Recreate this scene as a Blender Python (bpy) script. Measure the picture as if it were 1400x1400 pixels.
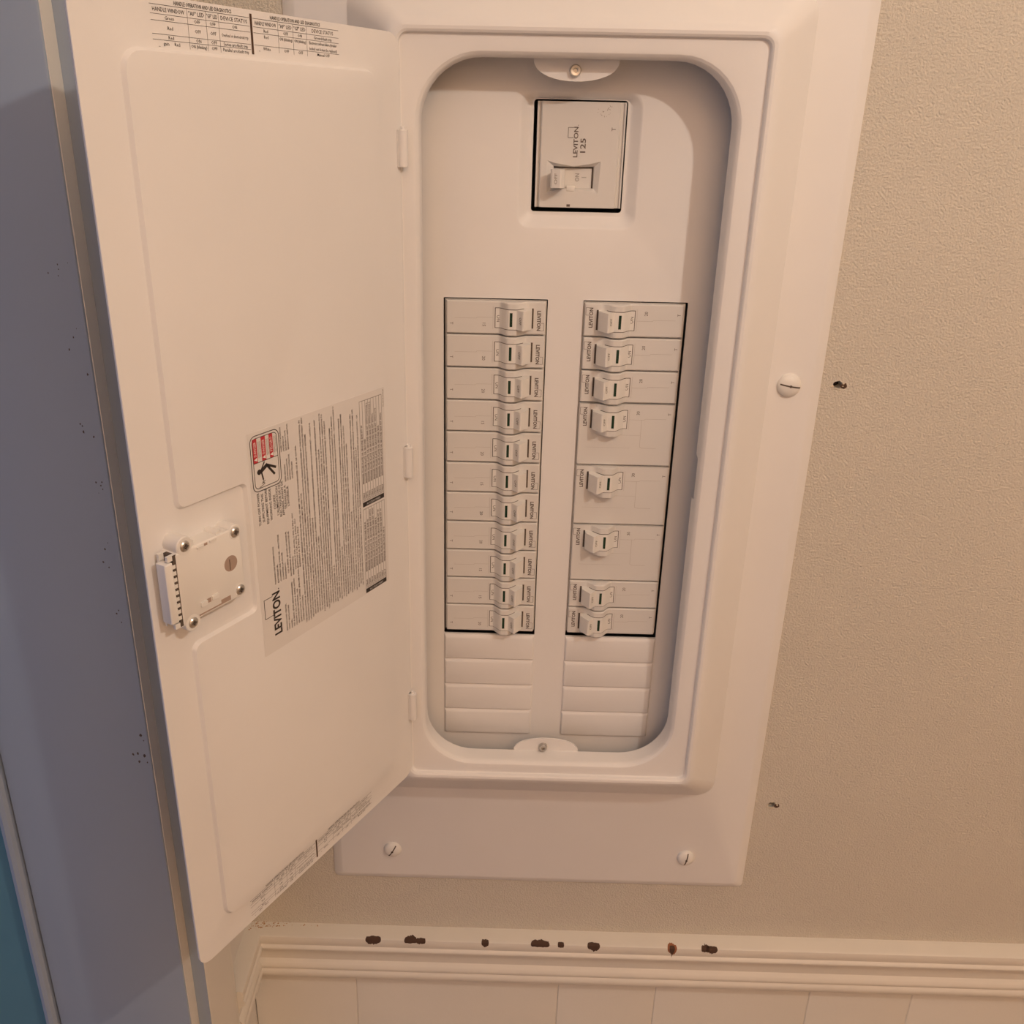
import bpy, bmesh, math, random
from mathutils import Matrix, Vector
from mathutils.geometry import delaunay_2d_cdt

random.seed(7)
for o in list(bpy.data.objects):
    bpy.data.objects.remove(o)
SC = bpy.context.scene
COL = SC.collection
PI = math.pi
ZO = 1500.0          # mm: height above the floor of the top edge of the breaker columns

# ------------------------------------------------------------------ camera
# working frame, millimetres: X right along the wall, d out of the wall towards the room, Z up
CAM = dict(f=1233.409, rx=-0.381, ry=0.010, rz=0.021, X=-41.155, d=660.784, Z=115.264, px=678.25, py=669.78)
def rot(ax, t):
    i, j = [(1, 2), (2, 0), (0, 1)][ax]
    m = Matrix.Identity(3)
    m[i][i] = m[j][j] = math.cos(t); m[i][j] = -math.sin(t); m[j][i] = math.sin(t)
    return m
RM = rot(1, CAM['ry']) @ rot(0, CAM['rx']) @ rot(2, CAM['rz'])       # rows: x, up, back
cam_data = bpy.data.cameras.new('camera')
cam_data.sensor_width = 36.0
cam_data.lens = CAM['f'] / 1400.0 * 36.0
cam_data.shift_x = (700 - CAM['px']) / 1400.0
cam_data.shift_y = (CAM['py'] - 700) / 1400.0
cam_data.clip_start = 0.01
cam = bpy.data.objects.new('camera', cam_data)
COL.objects.link(cam)
W3 = Matrix((RM[0], -RM[2], RM[1]))                                  # world x, y, z
M4 = W3.to_4x4()
M4.translation = Vector((CAM['X'], -CAM['d'], CAM['Z'] + ZO)) / 1000.0
cam.matrix_world = M4
SC.camera = cam

# ------------------------------------------------------------------ world and exposure
world = bpy.data.worlds.new('world')
SC.world = world
world.use_nodes = True
bg = world.node_tree.nodes['Background']
bg.inputs['Color'].default_value = (0.36, 0.52, 0.86, 1)             # cool daylight of the next room, through the doorway
WORLD = 0.34
bg.inputs['Strength'].default_value = WORLD
SC.view_settings.view_transform = 'Standard'
SC.view_settings.look = 'None'
SC.view_settings.gamma = 1.0
SC.view_settings.use_curve_mapping = False
SC.view_settings.exposure = -0.05

LAMP = dict(X=480.0, d=700.0, Z=540.0, power=9.6, color=(1.0, 0.875, 0.75), radius=0.015)           # small bulb, upper right
FILL = dict(X=450.0, d=1850.0, Z=300.0, power=24.5, color=(1.0, 0.595, 0.36), size=0.30)             # added warm fill, turned up to wash the ceiling

# ------------------------------------------------------------------ materials
MATS = {}
def mat(name, color, rough=0.5, metal=0.0, bump=None, spec=0.5, speck=None):
    """bump: list of (noise scale, detail, strength, distance m); speck: (scale, threshold, colour)"""
    m = bpy.data.materials.new(name)
    m.use_nodes = True
    nt = m.node_tree
    b = nt.nodes['Principled BSDF']
    b.inputs['Base Color'].default_value = (*color, 1)
    b.inputs['Roughness'].default_value = rough
    b.inputs['Metallic'].default_value = metal
    b.inputs['Specular IOR Level'].default_value = spec
    tc = nt.nodes.new('ShaderNodeTexCoord')
    prev = None
    for sc, det, st, dist in (bump or []):
        n = nt.nodes.new('ShaderNodeTexNoise')
        n.inputs['Scale'].default_value = sc
        n.inputs['Detail'].default_value = det
        n.inputs['Roughness'].default_value = 0.55
        nt.links.new(tc.outputs['Object'], n.inputs['Vector'])
        bp = nt.nodes.new('ShaderNodeBump')
        bp.inputs['Strength'].default_value = st
        bp.inputs['Distance'].default_value = dist
        nt.links.new(n.outputs['Fac'], bp.inputs['Height'])
        if prev:
            nt.links.new(prev.outputs['Normal'], bp.inputs['Normal'])
        prev = bp
    if prev:
        nt.links.new(prev.outputs['Normal'], b.inputs['Normal'])
    # faint mottling of the paint itself
    n2 = nt.nodes.new('ShaderNodeTexNoise')
    n2.inputs['Scale'].default_value = 9.0
    n2.inputs['Detail'].default_value = 5.0
    nt.links.new(tc.outputs['Object'], n2.inputs['Vector'])
    r = nt.nodes.new('ShaderNodeValToRGB')
    r.color_ramp.elements[0].position = 0.3
    r.color_ramp.elements[1].position = 0.7
    r.color_ramp.elements[0].color = (*[c * 0.965 for c in color], 1)
    r.color_ramp.elements[1].color = (*color, 1)
    nt.links.new(n2.outputs['Fac'], r.inputs['Fac'])
    out = r.outputs['Color']
    for sc, th, scol in (speck or []):
        n3 = nt.nodes.new('ShaderNodeTexNoise')
        n3.inputs['Scale'].default_value = sc
        n3.inputs['Detail'].default_value = 3.0
        nt.links.new(tc.outputs['Object'], n3.inputs['Vector'])
        g = nt.nodes.new('ShaderNodeMath'); g.operation = 'GREATER_THAN'
        g.inputs[1].default_value = th
        nt.links.new(n3.outputs['Fac'], g.inputs[0])
        mx = nt.nodes.new('ShaderNodeMix'); mx.data_type = 'RGBA'
        nt.links.new(g.outputs[0], mx.inputs['Factor'])
        nt.links.new(out, mx.inputs['A'])
        mx.inputs['B'].default_value = (*scol, 1)
        out = mx.outputs['Result']
    nt.links.new(out, b.inputs['Base Color'])
    MATS[name] = m
    return m

mat('panel_enamel', (0.86, 0.845, 0.83), 0.42, bump=[(1500, 2, 0.08, 0.0003)], spec=0.4)
mat('breaker_plastic', (0.76, 0.74, 0.71), 0.5, bump=[(2500, 2, 0.06, 0.0002)], spec=0.35)
mat('handle_plastic', (0.84, 0.82, 0.78), 0.42, spec=0.4)
mat('wall_paint', (0.74, 0.685, 0.59), 0.75, bump=[(170, 3, 0.45, 0.0014), (600, 5, 0.95, 0.0019)], spec=0.25)
mat('side_wall_paint', (0.82, 0.79, 0.74), 0.7, bump=[(200, 3, 0.3, 0.001)], spec=0.25)
mat('trim_paint', (0.83, 0.79, 0.71), 0.38, bump=[(260, 3, 0.12, 0.0005)], spec=0.45)
mat('board_paint', (0.78, 0.75, 0.69), 0.5, bump=[(300, 3, 0.18, 0.0005)], spec=0.4)
mat('jamb_shade_tint', (0.35, 0.42, 0.525), 0.42, bump=[(160, 3, 0.1, 0.0005)], spec=0.4, speck=[(240, 0.80, (0.05, 0.05, 0.05))])  # blue-grey: cool shade put into the jamb's base colour
mat('door_leaf_paint', (0.10, 0.25, 0.36), 0.45, bump=[(200, 3, 0.1, 0.0005)])
mat('label_paper', (0.79, 0.765, 0.74), 0.38)
mat('print_black', (0.028, 0.020, 0.018), 0.6)
mat('print_grey', (0.13, 0.10, 0.085), 0.6)
mat('print_dark', (0.06, 0.04, 0.032), 0.6)
mat('print_faint', (0.36, 0.32, 0.28), 0.6)
mat('moulded_shade', (0.56, 0.53, 0.49), 0.6)
mat('print_red', (0.55, 0.03, 0.045), 0.5)
mat('print_white', (0.85, 0.83, 0.80), 0.5)
mat('seam_dark', (0.10, 0.075, 0.06), 0.8)
mat('indicator_green', (0.004, 0.035, 0.018), 0.3)
mat('zinc_metal', (0.62, 0.60, 0.57), 0.32, metal=1.0)
mat('recess_dark', (0.05, 0.035, 0.03), 0.8)
mat('box_steel', (0.22, 0.21, 0.20), 0.5, metal=0.3)
mat('chip_wood', (0.085, 0.045, 0.028), 0.85, bump=[(900, 3, 0.6, 0.0006)])
mat('chip_rust', (0.33, 0.13, 0.06), 0.85)
mat('plaster_dust', (0.72, 0.62, 0.47), 0.9, bump=[(900, 3, 0.8, 0.001)])
mat('stain_tan', (0.55, 0.33, 0.17), 0.8)
mat('latch_inside', (0.42, 0.31, 0.25), 0.6)
mat('ceiling_paint', (0.86, 0.84, 0.80), 0.8)
mat('floor_wood', (0.52, 0.40, 0.29), 0.45, bump=[(60, 4, 0.2, 0.001)])

# ------------------------------------------------------------------ mesh helpers
class MB:
    """collects verts (mm, in (X, d, Z) of some local frame) and faces"""
    def __init__(s):
        s.v = []; s.f = []; s.mi = []
        s.cur = 0
    def add(s, vs, fs):
        o = len(s.v)
        s.v += [tuple(p) for p in vs]
        s.f += [tuple(i + o for i in f) for f in fs]
        s.mi += [s.cur] * len(fs)
    def box(s, x0, x1, d0, d1, z0, z1):
        vs = [(x, d, z) for x in (x0, x1) for d in (d0, d1) for z in (z0, z1)]
        s.add(vs, [(0, 1, 3, 2), (4, 6, 7, 5), (0, 4, 5, 1), (2, 3, 7, 6), (0, 2, 6, 4), (1, 5, 7, 3)])
    def loft(s, rings, close=True, cap0=False, cap1=False):
        n = len(rings[0]); vs = [p for r in rings for p in r]; fs = []
        for k in range(len(rings) - 1):
            for i in range(n if close else n - 1):
                j = (i + 1) % n
                fs.append((k * n + i, k * n + j, (k + 1) * n + j, (k + 1) * n + i))
        if cap0: fs.append(tuple(range(n)))
        if cap1: fs.append(tuple((len(rings) - 1) * n + i for i in range(n))[::-1])
        s.add(vs, fs)
    def lathe(s, c, prof, axis='d', n=20):
        """prof: (radius, height along axis); capped by the profile itself"""
        rings = []
        for r, h in prof:
            ring = []
            for k in range(n):
                a = 2 * PI * k / n
                if axis == 'd': ring.append((c[0] + r * math.cos(a), c[1] + h, c[2] + r * math.sin(a)))
                elif axis == 'z': ring.append((c[0] + r * math.cos(a), c[1] + r * math.sin(a), c[2] + h))
                else: ring.append((c[0] + h, c[1] + r * math.cos(a), c[2] + r * math.sin(a)))
            rings.append(ring)
        s.loft(rings, True, True, True)
    def prism_z(s, poly, z0, z1):
        """poly in (x, d), extruded along z"""
        s.loft([[(x, d, z0) for x, d in poly], [(x, d, z1) for x, d in poly]], True, True, True)
    def prism_d(s, poly, d0, d1):
        """poly in (x, z), extruded along d"""
        s.loft([[(x, d0, z) for x, z in poly], [(x, d1, z) for x, z in poly]], True, True, True)
    def pad(s, x0, x1, z0, z1, d0, d1, bev, r=0.8, n=3):
        """a raised pad with bevelled edges"""
        s.loft([rrect(x0, x1, z0, z1, r, d0, n), rrect(x0, x1, z0, z1, r, d1 - bev, n),
                rrect(x0 + bev * .4, x1 - bev * .4, z0 + bev * .4, z1 - bev * .4, r, d1 - bev * .35, n),
                rrect(x0 + bev, x1 - bev, z0 + bev, z1 - bev, r, d1, n)], True, True, True)
    def strip(s, pts, w, d, thick=0.0):
        """flat printed line through pts (x, z) of width w at depth d"""
        for a, b in zip(pts[:-1], pts[1:]):
            dx, dz = b[0] - a[0], b[1] - a[1]
            L = math.hypot(dx, dz) or 1
            nx, nz = -dz / L * w / 2, dx / L * w / 2
            s.add([(a[0] + nx, d, a[1] + nz), (b[0] + nx, d, b[1] + nz), (b[0] - nx, d, b[1] - nz), (a[0] - nx, d, a[1] - nz)], [(0, 1, 2, 3)])
    def poly(s, pts, d):
        s.add([(x, d, z) for x, z in pts], [tuple(range(len(pts)))])
    def plate(s, outer, holes, d):
        """flat polygon with holes in the plane d (points in (x, z))"""
        loops = [outer] + holes
        vs, es = [], []
        for lp in loops:
            o = len(vs); vs += [Vector(p) for p in lp]
            es += [(o + i, o + (i + 1) % len(lp)) for i in range(len(lp))]
        ov, oe, of, *_ = delaunay_2d_cdt(vs, es, [], 0, 1e-5)
        keep = []
        for f in of:
            c = sum((ov[i] for i in f), Vector((0, 0))) / len(f)
            if inside(c, outer) and not any(inside(c, h) for h in holes): keep.append(tuple(f))
        s.add([(p.x, d, p.y) for p in ov], keep)
    def build(s, name, material, parent=None, origin=None, angle=30, smooth=True):
        """origin: (X, d, Z) mm subtracted; the object is linked and parented"""
        ox, od, oz = origin or (0, 0, 0)
        me = bpy.data.meshes.new(name)
        me.from_pydata([((x - ox) / 1000, -(d - od) / 1000, (z - oz) / 1000) for x, d, z in s.v], [], s.f)
        mats = material if isinstance(material, (list, tuple)) else [material]
        for m in mats: me.materials.append(MATS[m])
        if len(mats) > 1: me.polygons.foreach_set('material_index', s.mi)
        bm = bmesh.new(); bm.from_mesh(me)
        bmesh.ops.remove_doubles(bm, verts=bm.verts, dist=1e-6)
        bmesh.ops.recalc_face_normals(bm, faces=bm.faces)
        bm.to_mesh(me); bm.free()
        if smooth:
            me.shade_smooth()
            me.set_sharp_from_angle(angle=math.radians(angle))
        o = bpy.data.objects.new(name, me)
        COL.objects.link(o)
        o.parent = parent
        return o

def inside(p, poly):
    x, y = p; c = False; n = len(poly)
    for i in range(n):
        x1, y1 = poly[i]; x2, y2 = poly[(i + 1) % n]
        if (y1 > y) != (y2 > y) and x < (x2 - x1) * (y - y1) / (y2 - y1) + x1: c = not c
    return c

def rr2(x0, x1, z0, z1, r, n=6, extra=()):
    """rounded rectangle in (x, z), counter-clockwise from the lower right; extra: z's inserted on the right side"""
    pts = []
    def corner(cx, cz, a0):
        for k in range(n + 1):
            a = a0 + (PI / 2) * k / n
            pts.append((cx + r * math.cos(a), cz + r * math.sin(a)))
    corner(x1 - r, z0 + r, -PI / 2)
    for z in extra: pts.append((x1, z))
    corner(x1 - r, z1 - r, 0)
    corner(x0 + r, z1 - r, PI / 2)
    corner(x0 + r, z0 + r, PI)
    return pts
def rrect(x0, x1, z0, z1, r, d, n=6, extra=()):
    return [(x, d, z) for x, z in rr2(x0, x1, z0, z1, r, n, extra)]

def tag(o, label, cat, group=None):
    o['label'] = label; o['category'] = cat
    if group: o['group'] = group
    return o
def structure(o, label=None, cat=None):
    o['kind'] = 'structure'
    if label: o['label'] = label
    if cat: o['category'] = cat
    return o
def empty(name, X, d, Z):
    o = bpy.data.objects.new(name, None)
    COL.objects.link(o)
    o.location = (X / 1000, -d / 1000, Z / 1000)
    o.empty_display_size = 0.02
    return o

# ------------------------------------------------------------------ lettering
GLYPH = {}
def glyphs(text, bold=0.0, res=2, spacing=1.0):
    """flat mesh data of a string at size 1, with its bounds"""
    key = (text, bold, res, spacing)
    if key in GLYPH: return GLYPH[key]
    cu = bpy.data.curves.new('lettering_curve', 'FONT')
    cu.body = text; cu.size = 1.0; cu.offset = bold; cu.resolution_u = res; cu.fill_mode = 'FRONT'; cu.space_character = spacing
    ob = bpy.data.objects.new('lettering_curve', cu)
    COL.objects.link(ob)
    dg = bpy.context.evaluated_depsgraph_get()
    me = ob.evaluated_get(dg).to_mesh()
    vs = [(v.co.x, v.co.y) for v in me.vertices]
    fs = [tuple(p.vertices) for p in me.polygons]
    ob.evaluated_get(dg).to_mesh_clear()
    bpy.data.objects.remove(ob); bpy.data.curves.remove(cu)
    xs = [v[0] for v in vs] or [0]; ys = [v[1] for v in vs] or [0]
    GLYPH[key] = (vs, fs, min(xs), max(xs), min(ys), max(ys))
    return GLYPH[key]
def put_text(mb, text, org, ex, ey, height, width=None, align='c', bold=0.0, res=2, spacing=1.0):
    """org: baseline start/centre; ex, ey: unit directions; height of capitals; width squeezes or stretches the line"""
    vs, fs, x0, x1, y0, y1 = glyphs(text, bold, res, spacing)
    sy = height / 0.70
    sx = sy if width is None else width / max(1e-6, x1 - x0)
    ofs = {'c': (x0 + x1) / 2, 'l': x0, 'r': x1}[align]
    mb.add([tuple(org[k] + ex[k] * (x - ofs) * sx + ey[k] * y * sy for k in range(3)) for x, y in vs], fs)

# ================================================================== ROOM SHELL
WX = -283.0                                   # face of the left wall
RX, RD, RT = 2350.0, 2750.0, 2440.0 - ZO      # right wall, wall behind the camera, ceiling
FZ = -ZO                                      # floor
BOX = (-150.0, 150.0, -470.0, 300.0)          # hole in the wall for the panel box
def blob(cx, cz, r, n=14, jag=0.25, seed=1):
    rnd = random.Random(seed)
    return [(cx + r * (1 + jag * (rnd.random() - .5)) * math.cos(2 * PI * k / n), cz + r * 0.85 * (1 + jag * (rnd.random() - .5)) * math.sin(2 * PI * k / n)) for k in range(n)]
def W(mb, name, m, parent=None, **k):
    """build in room coordinates"""
    o = mb.build(name, m, parent, **k)
    if parent is None: o.location.z = ZO / 1000
    return o
holes = [blob(206.5, -58.0, 3.6, seed=3), blob(209.5, -452.0, 3.8, seed=5)]
wb = MB()
wb.plate([(WX - 120, FZ), (RX, FZ), (RX, RT), (WX - 120, RT)], [[(BOX[0], BOX[2]), (BOX[1], BOX[2]), (BOX[1], BOX[3]), (BOX[0], BOX[3])]] + holes, 0.0)
for h in holes:
    wb.loft([[(x, 0, z) for x, z in h], [(x, -12, z) for x, z in h]], True, False, False)
wall_back = structure(W(wb, 'wall_back', 'wall_paint', smooth=False), 'beige textured plaster wall behind the electrical panel', 'wall')
for i, h in enumerate(holes):
    m = MB(); cx = sum(p[0] for p in h) / len(h); cz = sum(p[1] for p in h) / len(h)
    m.prism_d([(cx + (x - cx) * 1.05, cz + (z - cz) * 1.05) for x, z in h], -13, -9)
    m.build('screw_hole', 'recess_dark', wall_back)
    m = MB(); rnd = random.Random(20 + i)
    for k in range(11):                       # crumbs of torn plaster round the hole
        a = rnd.uniform(-0.4, 3.9) if k < 4 else rnd.uniform(PI, 2 * PI)
        r = rnd.uniform(3.4, 5.2); s = rnd.uniform(0.5, 1.2)
        x, z = cx + r * math.cos(a), cz + r * 0.85 * math.sin(a)
        m.loft([[(x + s * math.cos(t), 0, z + s * .7 * math.sin(t)) for t in (0, 1.3, 2.6, 3.9, 5.2)],
                [(x + s * .5 * math.cos(t), s * .7, z + s * .4 * math.sin(t)) for t in (0, 1.3, 2.6, 3.9, 5.2)]], True, False, True)
    m.build('torn_plaster', ['plaster_dust'], wall_back)
    m = MB()
    m.poly([(cx + 4.4 + (x - cx) * .7, cz - 0.6 + (z - cz) * .75) for x, z in blob(cx, cz, 3.6, seed=40 + i)], 0.12)
    m.build('torn_paper_patch', 'chip_wood', wall_back)

# left wall with the doorway beside the panel
DJ = 155.0                                    # d of the near-corner jamb face
DW0, DW1, DTOP = DJ + 0.0, DJ + 790.0, 2040.0 - ZO
wl = MB()
def lw_quad(d0, d1, z0, z1):
    wl.add([(WX, d0, z0), (WX, d1, z0), (WX, d1, z1), (WX, d0, z1)], [(0, 1, 2, 3)])
    wl.add([(WX - 106, d0, z0), (WX - 106, d1, z0), (WX - 106, d1, z1), (WX - 106, d0, z1)], [(0, 1, 2, 3)])
lw_quad(0, DJ - 20, FZ, RT); lw_quad(DW1 + 20, RD, FZ, RT); lw_quad(DJ - 20, DW1 + 20, DTOP + 20, RT)
wall_left = structure(W(wl, 'wall_left', 'side_wall_paint', smooth=False), 'plaster side wall with a doorway left of the panel', 'wall')
m = MB(); m.add([(RX, 0, FZ), (RX, RD, FZ), (RX, RD, RT), (RX, 0, RT)], [(0, 1, 2, 3)])
structure(W(m, 'wall_right', 'side_wall_paint', smooth=False), 'plain plaster wall on the right of the room', 'wall')
m = MB(); m.add([(WX, RD, FZ), (RX, RD, FZ), (RX, RD, RT), (WX, RD, RT)], [(0, 1, 2, 3)])
structure(W(m, 'wall_front', 'side_wall_paint', smooth=False), 'plain plaster wall facing the panel', 'wall')
m = MB(); m.add([(WX - 900, -200, FZ), (RX, -200, FZ), (RX, RD, FZ), (WX - 900, RD, FZ)], [(0, 1, 2, 3)])
structure(W(m, 'floor', 'floor_wood', smooth=False), 'brown wooden floor of the room', 'floor')
m = MB(); m.add([(WX - 110, -120, RT), (RX, -120, RT), (RX, RD, RT), (WX - 110, RD, RT)], [(0, 1, 2, 3)])
structure(W(m, 'ceiling', 'ceiling_paint', smooth=False), 'white ceiling of the room', 'ceiling')

# door frame: casing, jamb, stop, open door leaf beyond
m = MB()
m.pad(87.5, DJ - 15.0, FZ, DTOP + 60, 0, 13.0, 1.2, 0.5)            # (d, z) profile turned onto the side wall below
cas = MB(); cas.v = [(WX + h, dd, z) for dd, h, z in m.v]; cas.f = m.f; cas.mi = m.mi
casing = structure(W(cas, 'trim_3', 'trim_paint'), 'cream door casing on the side wall beside the chair rail', 'door casing')
m = MB(); m.pad(78.0, 86.7, FZ, DTOP + 70, 0, 11.5, 0.8, 0.4)
cas = MB(); cas.v = [(WX + h, dd, z) for dd, h, z in m.v]; cas.f = m.f; cas.mi = m.mi
cas.build('back_band', 'trim_paint', casing)
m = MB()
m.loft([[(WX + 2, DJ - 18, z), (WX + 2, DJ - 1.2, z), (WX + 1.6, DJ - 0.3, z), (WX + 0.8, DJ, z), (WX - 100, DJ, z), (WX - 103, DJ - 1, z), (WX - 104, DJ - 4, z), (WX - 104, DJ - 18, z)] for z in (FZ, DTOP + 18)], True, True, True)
jamb = structure(W(m, 'trim_4', 'jamb_shade_tint'), 'door jamb at the left edge, cool shade tinted into its colour', 'door jamb')
m = MB(); m.box(WX + 1.2, WX + 12.4, DJ - 15.2, DJ - 14.6, FZ, DTOP + 18)  # thin strip over the cream casing edge, tinted to darken it like shade
m.build('casing_edge_shade', 'jamb_shade_tint', jamb)
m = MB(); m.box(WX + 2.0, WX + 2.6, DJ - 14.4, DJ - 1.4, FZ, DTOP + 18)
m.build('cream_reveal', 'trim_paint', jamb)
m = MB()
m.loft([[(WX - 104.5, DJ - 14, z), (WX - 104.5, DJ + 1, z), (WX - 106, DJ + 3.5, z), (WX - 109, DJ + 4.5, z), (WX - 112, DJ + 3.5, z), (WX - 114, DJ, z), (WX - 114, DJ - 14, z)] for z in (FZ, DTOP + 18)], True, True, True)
m.build('edge_bead', 'jamb_shade_tint', jamb)
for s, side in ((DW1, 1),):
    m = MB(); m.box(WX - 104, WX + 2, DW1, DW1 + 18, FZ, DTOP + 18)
    m.build('far_jamb_board', 'jamb_shade_tint', jamb)
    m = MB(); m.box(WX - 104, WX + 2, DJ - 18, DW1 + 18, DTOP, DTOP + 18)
    m.build('head_jamb_board', 'jamb_shade_tint', jamb)
m = MB(); m.pad(WX - 900, WX - 115, FZ + 6, DTOP - 3, DJ - 38, DJ - 3, 1.5, 1)
door1 = structure(W(m, 'door_1', 'door_leaf_paint'), 'blue door leaf standing open past the jamb', 'door')
# scuffs on the jamb edge
rnd = random.Random(11)
for (dz, k) in ((38, 5), (-5, 4), (-58, 4), (-95, 5), (-140, 4), (-185, 3), (-290, 7)):
    m = MB()
    for _ in range(k):
        x = WX + 0.2 - abs(rnd.gauss(0, 5)) - rnd.random() * 3; z = dz + rnd.gauss(0, 7); r = rnd.uniform(0.25, .75) * (1.8 if dz == -290 else 1)
        m.poly([(x + r * rnd.uniform(.5, 1) * math.cos(t), z + 1.5 * r * rnd.uniform(.5, 1) * math.sin(t)) for t in (0, 1.05, 2.1, 3.15, 4.2, 5.25)], DJ + 0.12)
    m.build('paint_scuff', 'seam_dark', jamb)

# chair rail profile (d, z)
RAIL = [(0, -612), (14.5, -612), (16.6, -613), (17, -615), (17, -621.5), (16.2, -623), (17.0, -623.8), (18.2, -625.2), (18.4, -626.8), (17.4, -628.6),
        (13.0, -634), (10.6, -641), (10.2, -648), (12.6, -651), (14.2, -654), (14.2, -657.2), (13.2, -658.6), (14.6, -660.2), (15.2, -663.5), (14.4, -667.0), (12, -670.5), (3, -672), (0, -672)]
m = MB()
m.loft([[(WX + dd, dd, z) for dd, z in RAIL], [(RX, dd, z) for dd, z in RAIL]], True, False, True)
rail = structure(W(m, 'trim_1', 'trim_paint', angle=40), 'cream moulded chair rail under the panel with chipped edge', 'chair rail')
m = MB()
m.loft([[(WX + dd, dd, z) for dd, z in RAIL], [(WX + dd, 78.0, z) for dd, z in RAIL]], True, False, True)
rail2 = structure(W(m, 'trim_2', 'trim_paint', angle=40), 'short mitred chair rail return on the side wall', 'chair rail')
# chips out of the rail's front edge: patches that follow the edge
def chip(x, w, seed, up=4.0, down=5.0, m2=None):
    """irregular flake along the front top edge"""
    rnd = random.Random(seed)
    nr = [(0, 1), (.3, 1), (.8, .6), (1, .2), (1, 0)]
    n = 19; rows = []; walk = rnd.random()
    for i in range(n):
        t = i / (n - 1) * 2 - 1
        e = (1 - abs(t)) ** .6
        walk = .6 * walk + .4 * rnd.uniform(.1, 1.15)
        a, b = e * min(1, walk * rnd.uniform(.7, 1.2)), e * min(1, (1.25 - walk) * rnd.uniform(.7, 1.2))
        p = [(14.5 - up * a, -612.0), (14.5, -612.0), (16.6, -613.0), (17.0, -615.0), (17.0, -615 - down * b)] if e > .18 else [(16.0, -612.7), (16.2, -612.8), (16.6, -613.0), (16.7, -613.4), (16.8, -613.8)]
        rows.append([(x + t * w / 2, q[0] + nr[k][0] * .18, q[1] + nr[k][1] * .18) for k, q in enumerate(p)])
    mb = MB()
    mb.loft(rows, False)
    return mb
for i, (x, w, up, dn) in enumerate([(-157, 15, 2.5, 5.5), (-121, 12, 5, 1.5), (-111, 9, 1.0, 2.5), (-49, 7, 3, 4), (4, 18, 4.5, 1.5), (24, 6, 1.5, 1.0), (55.5, 12, 3, 6), (131, 9, 6, 9), (163, 8, 6, 1.5), (169, 11, 2, 4)]):
    chip(x, w, 50 + i, up, dn).build('paint_chip', 'chip_rust' if i == 7 else 'chip_wood', rail)
chip(131, 5, 99, 1.0, 10).build('paint_chip', 'chip_wood', rail).location = (0, -0.0002, 0)
# rust freckles in the corner
m = MB(); rnd = random.Random(4)
for k in range(70):
    x = WX + 4 + abs(rnd.gauss(0, 26)); z = -612.0; d = rnd.uniform(0.2, 3 + 10 * math.exp(-(x - WX) / 22)); r = rnd.uniform(.25, .75)
    if x > WX + 95: continue
    m.add([(x + r * 1.3 * math.cos(t), d + r * math.sin(t), z + .12) for t in (0, 1.05, 2.1, 3.15, 4.2, 5.25)], [(0, 1, 2, 3, 4, 5)])
m.build('rust_freckles', 'stain_tan', rail)['kind'] = 'stuff'

# wainscot boards under the rail, each a board of its own
edges = [WX + 0.5, -178.5, 25, 122.5, 277, 379, 560, 760, 960, 1160, 1360, 1560, 1760, 1960, 2160, RX - 1]
for a, b in zip(edges[:-1], edges[1:]):
    m = MB(); m.pad(a + 0.05, b - 0.05, FZ + 90, -664, 0.2, 3.4, 0.9, 0.3, 2)
    m.build('board', 'board_paint', wall_back)
m = MB(); m.pad(WX + 1, RX - 1, FZ, FZ + 92, 0, 14, 3, 1)
structure(W(m, 'baseboard_back', 'trim_paint'), 'cream baseboard along the panel wall', 'baseboard')

# hanging bulb, then a fill lamp added behind the camera; both out of frame
lamp = empty('bulb_lamp', LAMP['X'], LAMP['d'], RT + ZO)
tag(lamp, 'bare bulb holder hanging from the ceiling at the right', 'lamp')
m = MB(); m.lathe((0, 0, 0), [(0.1, 0), (45, 0), (45, -8), (38, -14), (3, -16), (3, LAMP['Z'] - RT + 60), (16, LAMP['Z'] - RT + 56), (16, LAMP['Z'] - RT + 28), (12, LAMP['Z'] - RT + 26), (0.1, LAMP['Z'] - RT + 26)], 'z', 28)
m.build('lamp_base', 'print_white', lamp)
ld = bpy.data.lights.new('bulb_light', 'POINT')
ld.energy = LAMP['power']; ld.color = LAMP['color']; ld.shadow_soft_size = LAMP['radius']
lo = bpy.data.objects.new('bulb_light', ld); COL.objects.link(lo)
lo.location = (LAMP['X'] / 1000, -LAMP['d'] / 1000, (LAMP['Z'] + ZO) / 1000)
flamp = empty('added_fill_lamp', FILL['X'], FILL['d'], 0)
tag(flamp, 'added fill light behind the camera, shaped as an upturned floor lamp', 'lamp')
hz_ = FILL['Z'] + ZO
m = MB(); m.lathe((0, 0, 0), [(0.1, 0), (130, 0), (130, 12), (20, 22), (12, 30), (12, hz_ - 90), (0.1, hz_ - 90)], 'z', 28)
m.build('fill_lamp_pole', 'seam_dark', flamp)
m = MB(); m.lathe((0, 0, 0), [(0.1, hz_ - 95), (60, hz_ - 90), (130, hz_ - 60), (180, hz_ - 6), (176, hz_ - 6), (126, hz_ - 54), (58, hz_ - 82), (0.1, hz_ - 86)], 'z', 32)
m.build('fill_lamp_bowl', 'print_white', flamp)
fd = bpy.data.lights.new('fill_uplight', 'AREA')
fd.energy = FILL['power']; fd.color = FILL['color']; fd.shape = 'DISK'; fd.size = FILL['size']
fo = bpy.data.objects.new('fill_uplight', fd); COL.objects.link(fo)
fo.location = (FILL['X'] / 1000, -FILL['d'] / 1000, hz_ / 1000)
fo.rotation_euler = (PI, 0, 0)

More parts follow.
